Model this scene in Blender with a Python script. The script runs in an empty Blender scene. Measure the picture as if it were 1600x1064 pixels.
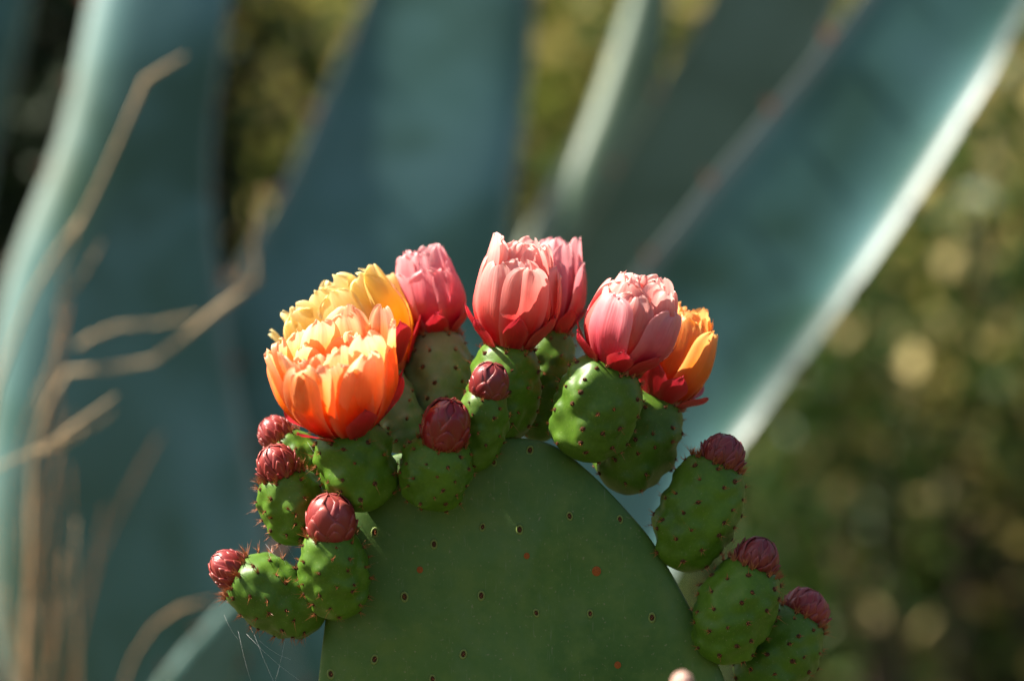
import bpy, math, random
import numpy as np
from mathutils import Vector, Matrix, noise

random.seed(7)
rng = np.random.default_rng(7)
scene = bpy.context.scene
col = scene.collection

# ------------------------------------------------------------------ camera, sky, sun, exposure
CAM_Y, CAM_Z = -2.4, 1.25
PX = 0.62 / 1600.0                       # metres per photo pixel in the plane of focus (Y = 0)
cam_d = bpy.data.cameras.new('camera')
cam_d.sensor_width = 36.0
cam_d.sensor_fit = 'HORIZONTAL'
cam_d.lens = 36.0 * 2.4 / 0.62
cam_d.clip_start = 0.05
cam_d.clip_end = 500.0
cam_d.dof.use_dof = True
cam_d.dof.focus_distance = 2.38
cam_d.dof.aperture_fstop = 2.9
cam = bpy.data.objects.new('camera', cam_d)
col.objects.link(cam)
cam.location = (0, CAM_Y, CAM_Z)
cam.rotation_euler = (math.radians(90), 0, 0)
scene.camera = cam

SUN_DIR = Vector((-0.62, 0.09, 0.77)).normalized()      # towards the sun
elev = math.asin(SUN_DIR.z)
azim = math.atan2(SUN_DIR.x, SUN_DIR.y)
world = bpy.data.worlds.new('World')
scene.world = world
world.use_nodes = True
wn = world.node_tree
sky = wn.nodes.new('ShaderNodeTexSky')
sky.sky_type = 'NISHITA'
sky.sun_disc = False
sky.sun_elevation = elev
sky.sun_rotation = azim
sky.air_density = 1.0
sky.dust_density = 3.0
bg = wn.nodes['Background']
bg.inputs['Strength'].default_value = 0.05
wn.links.new(sky.outputs['Color'], bg.inputs['Color'])

sun_d = bpy.data.lights.new('sun', 'SUN')
sun_d.energy = 5.0
sun_d.angle = math.radians(0.53)
sun_d.color = (1.0, 0.93, 0.82)
sun = bpy.data.objects.new('sun', sun_d)
col.objects.link(sun)
sun.location = SUN_DIR * 20
sun.rotation_euler = SUN_DIR.to_track_quat('Z', 'Y').to_euler()

vs = scene.view_settings
vs.view_transform = 'Standard'
vs.look = 'None'
vs.exposure = 1.72
vs.gamma = 1.0
vs.use_curve_mapping = False
scene.render.engine = 'CYCLES'
scene.cycles.use_denoising = True
scene.cycles.max_bounces = 6
scene.cycles.diffuse_bounces = 4
scene.cycles.glossy_bounces = 2
scene.cycles.use_adaptive_sampling = True
scene.cycles.adaptive_threshold = 0.02
scene.cycles.transparent_max_bounces = 8
scene.cycles.sample_clamp_indirect = 6.0


# ------------------------------------------------------------------ helpers
def P(px, py, Y=0.0):
    """a point that stands at depth Y, measured on the photograph"""
    s = PX * (Y - CAM_Y) / 2.4
    return Vector(((px - 800.0) * s, Y, CAM_Z - (py - 532.0) * s))


def link(o, parent=None, M=None):
    col.objects.link(o)
    if parent is not None:
        o.parent = parent
    if M is not None:
        o.matrix_local = M
    return o


def mesh_np(name, verts, faces, smooth=True, uvs=None):
    me = bpy.data.meshes.new(name)
    v = np.asarray(verts, dtype=float).reshape(-1, 3)
    me.from_pydata(v.tolist(), [], faces if isinstance(faces, list) else faces.tolist())
    if uvs is not None:
        uvl = me.uv_layers.new(name='UVMap')
        idx = np.empty(len(me.loops), dtype=np.int32)
        me.loops.foreach_get('vertex_index', idx)
        uvl.data.foreach_set('uv', np.asarray(uvs, dtype=np.float32)[idx].ravel())
    if smooth:
        me.polygons.foreach_set('use_smooth', np.ones(len(me.polygons), dtype=bool))
    me.update()
    return me


def make(name, me, mat, parent=None, M=None, label=None, kind=None):
    o = bpy.data.objects.new(name, me)
    if mat is not None and len(me.materials) == 0:
        me.materials.append(mat)
    link(o, parent, M)
    if label:
        o['label'] = label
    if kind:
        o['kind'] = kind
    return o


def thing(name, loc, label, cat, group=None):
    o = bpy.data.objects.new(name, None)
    o.empty_display_size = 0.05
    col.objects.link(o)
    o.location = loc
    o['label'] = label
    o['category'] = cat
    if group:
        o['group'] = group
    return o


def grid_faces(nu, nv, wrap=False):
    f = []
    for j in range(nv - 1):
        for i in range(nu if wrap else nu - 1):
            a = j * nu + i
            b = j * nu + (i + 1) % nu
            f.append((a, b, b + nu, a + nu))
    return f


def smooth_interp(xs, ys, x):
    """Catmull-Rom through (xs, ys), vectorised over the columns of ys"""
    xs = np.asarray(xs, float)
    ys = np.asarray(ys, float)
    one = ys.ndim == 1
    if one:
        ys = ys[:, None]
    x = np.atleast_1d(np.asarray(x, float))
    k = np.clip(np.searchsorted(xs, x, side='right') - 1, 0, len(xs) - 2)
    t = ((x - xs[k]) / (xs[k + 1] - xs[k]))[:, None]
    m = np.gradient(ys, xs, axis=0)
    h = (xs[k + 1] - xs[k])[:, None]
    r = ((2 * t**3 - 3 * t**2 + 1) * ys[k] + (t**3 - 2 * t**2 + t) * h * m[k]
         + (-2 * t**3 + 3 * t**2) * ys[k + 1] + (t**3 - t**2) * h * m[k + 1])
    return r[:, 0] if one else r


def frame_from(origin, axis, roll=0.0):
    z = Vector(axis).normalized()
    ref = Vector((0, 0, 1)) if abs(z.z) < 0.9 else Vector((0, 1, 0))
    x = ref.cross(z).normalized()
    y = z.cross(x)
    M = Matrix((x, y, z)).transposed().to_4x4()
    return Matrix.Translation(origin) @ M @ Matrix.Rotation(roll, 4, 'Z')


def tube(points, radii, nseg=8, cap=True):
    pts = np.asarray([list(p) for p in points], float)
    n = len(pts)
    tan = np.gradient(pts, axis=0)
    tan /= np.linalg.norm(tan, axis=1)[:, None] + 1e-12
    ref = np.array([0.13, 0.97, 0.2])
    verts, faces = [], []
    for i in range(n):
        x = np.cross(ref, tan[i]); x /= np.linalg.norm(x) + 1e-12
        y = np.cross(tan[i], x)
        for k in range(nseg):
            a = 2 * math.pi * k / nseg
            verts.append(pts[i] + radii[i] * (math.cos(a) * x + math.sin(a) * y))
    faces = grid_faces(nseg, n, True)
    if cap:
        faces.append(tuple(range(nseg - 1, -1, -1)))
        faces.append(tuple((n - 1) * nseg + k for k in range(nseg)))
    return verts, faces


# ------------------------------------------------------------------ materials
class MB:
    """small node-tree builder"""
    def __init__(self, name):
        self.m = bpy.data.materials.new(name)
        self.m.use_nodes = True
        self.t = self.m.node_tree
        self.b = self.t.nodes['Principled BSDF']
        self.out = self.t.nodes['Material Output']

    def n(self, typ, **kw):
        nd = self.t.nodes.new(typ)
        for k, v in kw.items():
            if k in nd.inputs.keys():
                nd.inputs[k].default_value = v
            else:
                setattr(nd, k, v)
        return nd

    def l(self, a, b):
        self.t.links.new(a, b)

    def noise(self, scale, detail=4.0, rough=0.55, vec=None, dist=0.0):
        nd = self.n('ShaderNodeTexNoise')
        nd.inputs['Scale'].default_value = scale
        nd.inputs['Detail'].default_value = detail
        nd.inputs['Roughness'].default_value = rough
        nd.inputs['Distortion'].default_value = dist
        if vec is not None:
            self.l(vec, nd.inputs['Vector'])
        return nd.outputs['Fac']

    def ramp(self, fac, stops, interp='LINEAR'):
        nd = self.n('ShaderNodeValToRGB')
        cr = nd.color_ramp
        cr.interpolation = interp
        while len(cr.elements) < len(stops):
            cr.elements.new(0.5)
        for e, (p, c) in zip(cr.elements, stops):
            e.position = p
            e.color = (*c, 1.0) if len(c) == 3 else c
        self.l(fac, nd.inputs['Fac'])
        return nd.outputs['Color']

    def mix(self, fac, a, b, blend='MIX'):
        nd = self.n('ShaderNodeMix', data_type='RGBA', blend_type=blend)
        for s, v in ((nd.inputs[0], fac), (nd.inputs[6], a), (nd.inputs[7], b)):
            if hasattr(v, 'is_output'):
                self.l(v, s)
            elif isinstance(v, tuple):
                s.default_value = (*v, 1.0)
            else:
                s.default_value = v
        return nd.outputs[2]

    def bump(self, h, strength=0.3, dist=0.001):
        nd = self.n('ShaderNodeBump')
        nd.inputs['Strength'].default_value = strength
        nd.inputs['Distance'].default_value = dist
        self.l(h, nd.inputs['Height'])
        self.l(nd.outputs['Normal'], self.b.inputs['Normal'])

    def coord(self, which='Object', scale=None):
        c = self.n('ShaderNodeTexCoord').outputs[which]
        if scale:
            mp = self.n('ShaderNodeMapping')
            mp.inputs['Scale'].default_value = scale
            self.l(c, mp.inputs['Vector'])
            return mp.outputs['Vector']
        return c

    def set(self, **kw):
        for k, v in kw.items():
            s = self.b.inputs[k.replace('_', ' ')]
            if hasattr(v, 'is_output'):
                self.l(v, s)
            else:
                s.default_value = (*v, 1.0) if isinstance(v, tuple) and len(v) == 3 and s.type == 'RGBA' else v
        return self

    def translucent(self, color, fac):
        tr = self.n('ShaderNodeBsdfTranslucent')
        self.l(color, tr.inputs['Color'])
        mx = self.n('ShaderNodeMixShader')
        mx.inputs[0].default_value = fac
        self.l(self.b.outputs[0], mx.inputs[1])
        self.l(tr.outputs[0], mx.inputs[2])
        self.l(mx.outputs[0], self.out.inputs['Surface'])


def mat_fruit(name, c0, c1, dusty=0.0):
    b = MB(name)
    co = b.coord('Object')
    big = b.noise(38, 3, 0.5, co)
    c = b.ramp(big, [(0.3, c0), (0.7, c1)])
    fine = b.noise(420, 3, 0.6, co)
    c = b.mix(b.ramp(fine, [(0.45, (0, 0, 0)), (0.8, (0.35, 0.35, 0.35))]), c, (c1[0]*1.5, c1[1]*1.35, c1[2]*1.3))
    speck = b.noise(900, 2, 0.5, co)
    c = b.mix(b.ramp(speck, [(0.66, (0, 0, 0)), (0.74, (0.5, 0.5, 0.5))]), c, (0.25, 0.24, 0.13))
    if dusty:
        d = b.noise(70, 5, 0.6, co)
        c = b.mix(b.ramp(d, [(0.35, (dusty*.4,)*3), (0.7, (dusty,)*3)]), c, (0.27, 0.29, 0.17))
    b.set(Base_Color=c, Roughness=0.44, Specular_IOR_Level=0.22)
    b.bump(fine, 0.25, 0.0004)
    return b.m


def mat_pad():
    b = MB('pad_skin')
    co = b.coord('Object')
    big = b.noise(14, 4, 0.55, co)
    c = b.ramp(big, [(0.28, (0.044, 0.100, 0.016)), (0.5, (0.064, 0.134, 0.024)), (0.75, (0.088, 0.162, 0.042))])
    mott = b.noise(55, 4, 0.6, co)
    c = b.mix(b.ramp(mott, [(0.42, (0, 0, 0)), (0.68, (0.6, 0.6, 0.6))]), c, (0.115, 0.175, 0.035))
    bloom = b.noise(26, 5, 0.65, co, 0.6)
    c = b.mix(b.ramp(bloom, [(0.5, (0, 0, 0)), (0.8, (0.4, 0.4, 0.4))]), c, (0.10, 0.17, 0.09))
    # scratches: stretched noise
    sc_ = b.noise(1.0, 2, 0.5, b.coord('Object', (900, 40, 60)))
    c = b.mix(b.ramp(sc_, [(0.68, (0, 0, 0)), (0.76, (0.35, 0.35, 0.35))]), c, (0.20, 0.22, 0.13))
    speck = b.noise(520, 2, 0.5, co)
    c = b.mix(b.ramp(speck, [(0.66, (0, 0, 0)), (0.73, (0.6, 0.6, 0.6))]), c, (0.22, 0.21, 0.11))
    b.set(Base_Color=c, Roughness=0.5, Specular_IOR_Level=0.25)
    fine = b.noise(340, 4, 0.6, co)
    b.bump(fine, 0.22, 0.0006)
    return b.m


def mat_petal(name, stops, edge, trans=0.42, vein=(0.5, 0.02, 0.02), rough=0.36, bump=0.6):
    b = MB(name)
    uv = b.coord('UV')
    sep = b.n('ShaderNodeSeparateXYZ')
    b.l(uv, sep.inputs[0])
    info = b.n('ShaderNodeObjectInfo')
    # shift the gradient a little on every petal
    add = b.n('ShaderNodeMath', operation='MULTIPLY_ADD')
    b.l(info.outputs['Random'], add.inputs[0])
    add.inputs[1].default_value = 0.16
    add.inputs[2].default_value = -0.08
    add2 = b.n('ShaderNodeMath', operation='ADD')
    b.l(sep.outputs['Y'], add2.inputs[0])
    b.l(add.outputs[0], add2.inputs[1])
    nz = b.noise(90, 3, 0.5, b.coord('Object'))
    add3 = b.n('ShaderNodeMath', operation='MULTIPLY_ADD')
    b.l(nz, add3.inputs[0])
    add3.inputs[1].default_value = 0.22
    b.l(add2.outputs[0], add3.inputs[2])
    sub = b.n('ShaderNodeMath', operation='SUBTRACT')
    b.l(add3.outputs[0], sub.inputs[0])
    sub.inputs[1].default_value = 0.11
    c = b.ramp(sub.outputs[0], stops)
    # veins run along the petal
    mp = b.n('ShaderNodeMapping')
    mp.inputs['Scale'].default_value = (26, 1.6, 1)
    b.l(uv, mp.inputs['Vector'])
    vn = b.noise(1.0, 3, 0.55, mp.outputs['Vector'])
    c = b.mix(b.ramp(vn, [(0.5, (0, 0, 0)), (0.75, (0.3, 0.3, 0.3))]), c, vein)
    # paler margin
    dx = b.n('ShaderNodeMath', operation='SUBTRACT'); b.l(sep.outputs['X'], dx.inputs[0]); dx.inputs[1].default_value = 0.5
    ab = b.n('ShaderNodeMath', operation='ABSOLUTE'); b.l(dx.outputs[0], ab.inputs[0])
    c = b.mix(b.ramp(ab.outputs[0], [(0.30, (0, 0, 0)), (0.5, (0.45, 0.45, 0.45))]), c, edge)
    b.set(Base_Color=c, Roughness=rough, Specular_IOR_Level=0.5)
    b.bump(vn, bump, 0.0007)
    b.translucent(c, trans)
    return b.m


def mat_simple(name, c0, c1, scale=200, rough=0.5, spec=0.4, bump=0.2, bdist=0.0005, trans=0.0):
    b = MB(name)
    f = b.noise(scale, 4, 0.6, b.coord('Object'))
    c = b.ramp(f, [(0.3, c0), (0.7, c1)])
    b.set(Base_Color=c, Roughness=rough, Specular_IOR_Level=spec)
    if bump:
        b.bump(f, bump, bdist)
    if trans:
        b.translucent(c, trans)
    return b.m


def mat_agave(name, c0, c1, c2, margin=(0.30, 0.32, 0.27), mfac=0.5, mstart=0.44):
    b = MB(name)
    co = b.coord('Object')
    f = b.noise(4.2, 2, 0.5, co, 0.5)
    c = b.ramp(f, [(0.36, c0), (0.50, c1), (0.64, c2)])
    bl = b.noise(11, 3, 0.5, co)
    c = b.mix(b.ramp(bl, [(0.42, (0, 0, 0)), (0.75, (0.55, 0.55, 0.55))]), c, (c2[0]*1.2, c2[1]*1.2, c2[2]*1.2))
    # darker bud imprints: wavy bands across the leaf
    uv = b.coord('UV')
    sep = b.n('ShaderNodeSeparateXYZ'); b.l(uv, sep.inputs[0])
    mp = b.n('ShaderNodeMapping'); mp.inputs['Scale'].default_value = (1.4, 9, 1); b.l(uv, mp.inputs['Vector'])
    im = b.noise(1.0, 2, 0.5, mp.outputs['Vector'], 0.8)
    c = b.mix(b.ramp(im, [(0.50, (0, 0, 0)), (0.62, (0.5, 0.5, 0.5))]), c, (c0[0]*.8, c0[1]*.9, c0[2]*.7))
    # pale horny margin; the wider version also paints in a sunlit edge
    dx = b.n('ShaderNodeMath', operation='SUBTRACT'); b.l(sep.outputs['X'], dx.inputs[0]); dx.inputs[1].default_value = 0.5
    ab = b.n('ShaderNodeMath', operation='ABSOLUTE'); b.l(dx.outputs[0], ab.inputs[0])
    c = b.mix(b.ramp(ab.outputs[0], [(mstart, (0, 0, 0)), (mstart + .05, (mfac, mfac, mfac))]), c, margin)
    b.set(Base_Color=c, Roughness=0.45, Specular_IOR_Level=0.4)
    b.bump(b.noise(60, 3, 0.5, co), 0.15, 0.002)
    return b.m


def mat_leaves(name, stops, trans=0.4, rough=0.5, spec=0.3):
    b = MB(name)
    g = b.n('ShaderNodeNewGeometry')
    c = b.ramp(g.outputs['Random Per Island'], stops)
    b.set(Base_Color=c, Roughness=rough, Specular_IOR_Level=spec)
    b.translucent(c, trans)
    return b.m


M_FRUIT = mat_fruit('fruit_skin', (0.045, 0.106, 0.007), (0.082, 0.164, 0.012))
M_FRUIT_D = mat_fruit('fruit_skin_deep', (0.042, 0.096, 0.008), (0.072, 0.146, 0.013))
M_FRUIT_DUSTY = mat_fruit('fruit_skin_dusty', (0.065, 0.135, 0.030), (0.10, 0.19, 0.045), 0.42)
M_PAD = mat_pad()
M_AREOLE = mat_simple('areole_felt', (0.035, 0.016, 0.010), (0.10, 0.045, 0.022), 900, 0.9, 0.1)
M_RIM = mat_simple('areole_rim', (0.11, 0.17, 0.035), (0.22, 0.25, 0.07), 700, 0.6, 0.3)
M_CORK = mat_simple('orange_scab', (0.22, 0.055, 0.014), (0.42, 0.12, 0.03), 900, 0.85, 0.15, 0.6)
M_GLOCHID = mat_simple('glochid', (0.30, 0.085, 0.025), (0.52, 0.20, 0.07), 300, 0.5, 0.4, 0, trans=0.25)
M_SPINE = mat_simple('pale_spine', (0.45, 0.36, 0.25), (0.62, 0.52, 0.38), 300, 0.5, 0.4, 0, trans=0.2)
M_BUD = mat_petal('bud_crimson', [(0.0, (0.26, 0.060, 0.022)), (0.3, (0.25, 0.020, 0.018)), (0.75, (0.30, 0.034, 0.032)), (1.0, (0.38, 0.08, 0.06))],
                  (0.36, 0.09, 0.08), 0.20, (0.16, 0.010, 0.02), 0.36, 0.15)
M_BUD_DARK = mat_petal('bud_dark_red', [(0.0, (0.25, 0.04, 0.012)), (0.4, (0.22, 0.012, 0.012)), (0.8, (0.24, 0.014, 0.020)), (1.0, (0.28, 0.02, 0.02))],
                       (0.34, 0.08, 0.03), 0.20, (0.15, 0.008, 0.012), 0.25, 0.10)
M_BUD_PLUM = mat_petal('bud_plum', [(0.0, (0.24, 0.055, 0.018)), (0.3, (0.20, 0.020, 0.018)), (0.8, (0.22, 0.026, 0.028)), (1.0, (0.27, 0.045, 0.04))],
                       (0.30, 0.09, 0.07), 0.18, (0.11, 0.01, 0.02), 0.36, 0.15)
M_PINK = mat_petal('petal_pink', [(0.0, (0.50, 0.006, 0.010)), (0.34, (0.74, 0.028, 0.034)), (0.58, (0.86, 0.17, 0.14)), (0.82, (0.89, 0.34, 0.29)), (1.0, (0.93, 0.60, 0.54))],
                   (0.92, 0.48, 0.43), 0.55, (0.72, 0.06, 0.10))
M_ROSE = mat_petal('petal_rose', [(0.0, (0.50, 0.010, 0.030)), (0.3, (0.66, 0.025, 0.065)), (0.58, (0.82, 0.16, 0.20)), (0.85, (0.88, 0.38, 0.40)), (1.0, (0.92, 0.56, 0.56))],
                   (0.88, 0.42, 0.42), 0.55, (0.68, 0.05, 0.13))
M_ORANGE = mat_petal('petal_orange', [(0.0, (0.60, 0.006, 0.004)), (0.20, (0.84, 0.050, 0.005)), (0.48, (0.92, 0.22, 0.018)), (0.78, (0.93, 0.40, 0.12)), (1.0, (0.94, 0.60, 0.38))],
                     (0.94, 0.55, 0.30), 0.58, (0.85, 0.10, 0.03))
M_YELLOW = mat_petal('petal_yellow', [(0.0, (0.80, 0.070, 0.004)), (0.2, (0.94, 0.30, 0.008)), (0.45, (0.95, 0.55, 0.04)), (0.75, (0.95, 0.74, 0.20)), (1.0, (0.96, 0.84, 0.45))],
                     (0.94, 0.76, 0.34), 0.66, (0.93, 0.50, 0.08))
M_AMBER = mat_petal('petal_amber', [(0.0, (0.60, 0.014, 0.006)), (0.3, (0.84, 0.10, 0.010)), (0.62, (0.92, 0.28, 0.030)), (1.0, (0.94, 0.54, 0.16))],
                    (0.94, 0.62, 0.22), 0.58, (0.75, 0.05, 0.05))
M_BRACT = mat_petal('bract_red', [(0.0, (0.36, 0.010, 0.014)), (0.5, (0.50, 0.014, 0.024)), (1.0, (0.55, 0.030, 0.055))],
                    (0.62, 0.07, 0.08), 0.30, (0.30, 0.006, 0.02))
M_PEACH = mat_petal('bud_peach', [(0.0, (0.5, 0.16, 0.10)), (0.5, (0.68, 0.36, 0.27)), (1.0, (0.78, 0.52, 0.42))], (0.75, 0.5, 0.4), 0.3, (0.6, 0.25, 0.18))
M_BASE = mat_simple('flower_base', (0.35, 0.05, 0.02), (0.5, 0.10, 0.03), 200)
M_STAMEN = mat_simple('stamen', (0.75, 0.42, 0.06), (0.85, 0.60, 0.16), 300, 0.6, 0.2, 0, trans=0.3)
M_AGAVE = mat_agave('agave_skin', (0.034, 0.086, 0.052), (0.064, 0.152, 0.130), (0.094, 0.196, 0.190))
M_AGAVE_LIT_EDGE = mat_agave('agave_skin_painted_lit_margin', (0.028, 0.084, 0.050), (0.054, 0.150, 0.130), (0.080, 0.190, 0.186), (0.26, 0.28, 0.26), 0.55, 0.40)  # horny margin widened, so its colour also carries the white sunlit streak
M_AGAVE_OL = mat_agave('agave_skin_olive', (0.052, 0.086, 0.046), (0.085, 0.130, 0.075), (0.11, 0.165, 0.11))
M_TOOTH = mat_simple('agave_tooth', (0.07, 0.03, 0.02), (0.15, 0.06, 0.03), 80)
M_STRAW = mat_simple('dry_stem', (0.24, 0.13, 0.06), (0.42, 0.27, 0.14), 60, 0.75, 0.2, 0.3, trans=0.1)
M_STRAW_PALE = mat_simple('dry_stem_pale', (0.36, 0.25, 0.13), (0.52, 0.39, 0.23), 60, 0.75, 0.2, 0.3, trans=0.1)
M_STRAW_RUST = mat_simple('dry_stem_rust', (0.20, 0.085, 0.030), (0.34, 0.16, 0.06), 60, 0.75, 0.2, 0.3, trans=0.15)
M_WOOD = mat_simple('bark', (0.05, 0.035, 0.025), (0.12, 0.09, 0.065), 40, 0.9, 0.1, 0.6, 0.004)
M_WEB = mat_simple('web_thread', (0.6, 0.6, 0.6), (0.75, 0.75, 0.75), 50, 0.4, 0.5, 0, trans=0.3)


def mat_ground():
    b = MB('dry_soil')
    co = b.coord('Object')
    f = b.noise(0.9, 6, 0.6, co)
    c = b.ramp(f, [(0.3, (0.030, 0.036, 0.016)), (0.5, (0.060, 0.058, 0.028)), (0.7, (0.105, 0.085, 0.048))])
    g = b.noise(9, 6, 0.7, co)
    c = b.mix(b.ramp(g, [(0.45, (0, 0, 0)), (0.7, (0.6, 0.6, 0.6))]), c, (0.13, 0.105, 0.055))
    b.set(Base_Color=c, Roughness=0.95, Specular_IOR_Level=0.1)
    b.bump(g, 0.6, 0.05)
    return b.m


# ------------------------------------------------------------------ ground: one sheet, flat here and climbing to a bank behind
def ground_z(x, y):
    t = max(0.0, (y - 5.6))
    z = 0.62 * t if t < 14 else 0.62 * 14 + 0.12 * (t - 14)
    z += 0.25 * noise.noise(Vector((x * 0.35, y * 0.35, 0))) * min(1, t / 2)
    z += 0.05 * noise.noise(Vector((x * 1.9, y * 1.9, 3))) * min(1, max(0, abs(y) - 0.6 + t))
    return z if t > 0 or y > 2 else min(z, 0.0) * 0.3


def build_ground():
    xs = np.concatenate([np.linspace(-160, -12, 16), np.linspace(-10, 10, 61), np.linspace(12, 160, 16)])
    ys = np.concatenate([np.linspace(-160, -6, 14), np.linspace(-5, 20, 76), np.linspace(22, 240, 20)])
    v = [(x, y, ground_z(x, y)) for y in ys for x in xs]
    o = make('ground', mesh_np('ground', v, grid_faces(len(xs), len(ys))), mat_ground(), kind='structure')
    return o


build_ground()

# ------------------------------------------------------------------ prickly pear
PAD_PTS = [(496, 1100), (500, 1040), (507, 980), (517, 890), (540, 805), (588, 726), (672, 696), (755, 688), (810, 684), (866, 696),
           (918, 735), (968, 785), (1014, 838), (1046, 890), (1080, 952), (1110, 1012), (1136, 1074), (1150, 1150), (1145, 1240),
           (1105, 1370), (1030, 1500), (930, 1610), (850, 1650), (790, 1650), (715, 1600), (620, 1480), (545, 1340), (505, 1210)]
base_c = Vector((0.02, 0.01, 0.0))
cactus = thing('prickly_pear_cactus', base_c, 'prickly pear cactus crowned with orange and pink flowers and red buds, in sharp focus', 'cactus')
TB = Matrix.Translation(-base_c)


def pad_thickness(r, T):
    return T * np.sqrt(np.clip(1 - r ** 3.0, 0, 1))


def pad_mesh(outline, T, bow=0.0, n=120, rings=22, seed=0):
    """outline: (k,2) x/z loop; returns verts relative to nothing (world) of a thick rounded pad in the x/z plane"""
    o = np.asarray(outline, float)
    k = len(o)
    ts = np.arange(-3, k + 4)
    loop = smooth_interp(ts, o[ts % k], np.linspace(0, k, n, endpoint=False))
    c = loop.mean(axis=0)
    rr = np.sin(np.linspace(0, 1, rings) * math.pi / 2) ** 1.0
    verts, faces = [], []
    rows = []
    for side in (-1, 1):
        for r in (rr if side < 0 else rr[:-1][::-1]):
            rows.append((r, side))
    for r, side in rows:
        q = c + (loop - c) * max(r, 0.004)
        y = side * pad_thickness(np.array([r]), T)[0]
        for p in q:
            lump = 0.0045 * noise.noise(Vector((p[0] * 14, seed, p[1] * 14))) * (1 - r ** 6)
            by = bow * (p[0] - c[0]) ** 2
            verts.append((p[0], y + lump + by, p[1]))
    faces = grid_faces(n, len(rows), True)
    faces.append(tuple(range(n - 1, -1, -1)))
    m = (len(rows) - 1) * n
    faces.append(tuple(m + i for i in range(n)))
    return verts, faces, loop, c


PAD_T = 0.0135
outl = np.array([[P(x, y).x, P(x, y).z] for x, y in PAD_PTS])
pv, pf, ploop, pcen = pad_mesh(outl, PAD_T, 0.0)
pad = make('pad', mesh_np('pad', pv, pf), M_PAD, cactus, TB, label='broad dark green pad with dotted areoles')


def pad_front_y(x, z):
    """front surface of the big pad at (x, z)"""
    d = np.array([x, z]) - pcen
    a = math.atan2(d[1], d[0])
    la = np.arctan2(ploop[:, 1] - pcen[1], ploop[:, 0] - pcen[0])
    i = int(np.argmin(np.abs(np.angle(np.exp(1j * (la - a))))))
    r = min(1.0, np.linalg.norm(d) / np.linalg.norm(ploop[i] - pcen))
    lump = 0.0045 * noise.noise(Vector((x * 14, 0, z * 14))) * (1 - r ** 6)
    return -pad_thickness(np.array([r]), PAD_T)[0] + lump


# areoles of the pad: an oval pale rim round a dark felted pit
def areole_meshes():
    rim_v, n, m = [], 14, 6
    for i in range(n):
        a = 2 * math.pi * i / n
        for j in range(m):
            b_ = 2 * math.pi * j / m
            rr = 1.0 + 0.30 * math.cos(b_)
            rim_v.append((rr * math.cos(a) * 0.8, -0.26 * math.sin(b_), rr * math.sin(a) * 1.15))
    f = []
    for i in range(n):
        for j in range(m):
            f.append((i * m + j, i * m + (j + 1) % m, ((i + 1) % n) * m + (j + 1) % m, ((i + 1) % n) * m + j))
    rim = mesh_np('areole_rim', rim_v, f)
    rim.materials.append(M_RIM)
    dv = [(0, -0.30, 0)]
    for rr, y in ((0.45, -0.24), (0.9, -0.02)):
        for i in range(12):
            a = 2 * math.pi * i / 12
            dv.append((rr * 0.8 * math.cos(a), y, rr * 1.15 * math.sin(a)))
    df = [(0, 1 + i, 1 + (i + 1) % 12) for i in range(12)]
    df += [(1 + i, 13 + i, 13 + (i + 1) % 12, 1 + (i + 1) % 12) for i in range(12)]
    felt = mesh_np('areole_felt', dv, df)
    felt.materials.append(M_AREOLE)
    scab = mesh_np('scab', dv, df)
    scab.materials.append(M_CORK)
    return rim, felt, scab


rim_me, felt_me, scab_me = areole_meshes()
AREOLES = [(890, 806), (678, 850), (754, 823), (812, 827), (585, 832), (969, 812), (632, 932), (752, 930), (838, 957), (922, 958), (1019, 965),
           (585, 1030), (724, 1021), (516, 1054), (676, 1060), (771, 722), (828, 704), (862, 1100), (960, 1120), (1060, 1090), (560, 1120), (780, 1130)]
for ax, ay in AREOLES:
    p = P(ax, ay, -0.012)
    y = pad_front_y(p.x, p.z)
    s = 0.0021 * random.uniform(0.85, 1.15)
    a = make('areole', rim_me, None, pad, Matrix.Translation((p.x, y - 0.0002, p.z)) @ Matrix.Rotation(random.uniform(-.3, .3), 4, 'Y') @ Matrix.Diagonal((s, s, s, 1)))
    make('felt', felt_me, None, pad, Matrix.Translation((p.x, y - 0.0002, p.z)) @ Matrix.Diagonal((s * .9, s, s * .9, 1)))
    if random.random() < 0.9:
        vv, ff = [], []
        for k in range(5):
            d = Vector((random.uniform(-.7, .7), -1, random.uniform(-.7, .7))).normalized() * random.uniform(.0015, .0035)
            b0 = len(vv)
            o_ = Vector((p.x, y - 0.0004, p.z))
            for q in ((.0002, 0, 0), (-.0001, 0, .0002), (-.0001, 0, -.0002)):
                vv.append(o_ + Vector(q))
            vv.append(o_ + d)
            ff += [(b0, b0 + 1, b0 + 3), (b0 + 1, b0 + 2, b0 + 3), (b0 + 2, b0, b0 + 3)]
        make('glochids', mesh_np('glochids', vv, ff, False), M_GLOCHID, pad, None, kind='stuff')
for ax, ay, sc_ in ((932, 892, 1.15), (823, 868, 0.75), (965, 1038, 0.85), (656, 890, 0.8)):
    p = P(ax, ay, -0.012)
    y = pad_front_y(p.x, p.z)
    s = 0.0028 * sc_
    make('scab', scab_me, None, pad, Matrix.Translation((p.x, y - 0.0002, p.z)) @ Matrix.Diagonal((s * 1.2, s * .7, s * .9, 1)), label='rusty orange scab on the pad')

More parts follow.
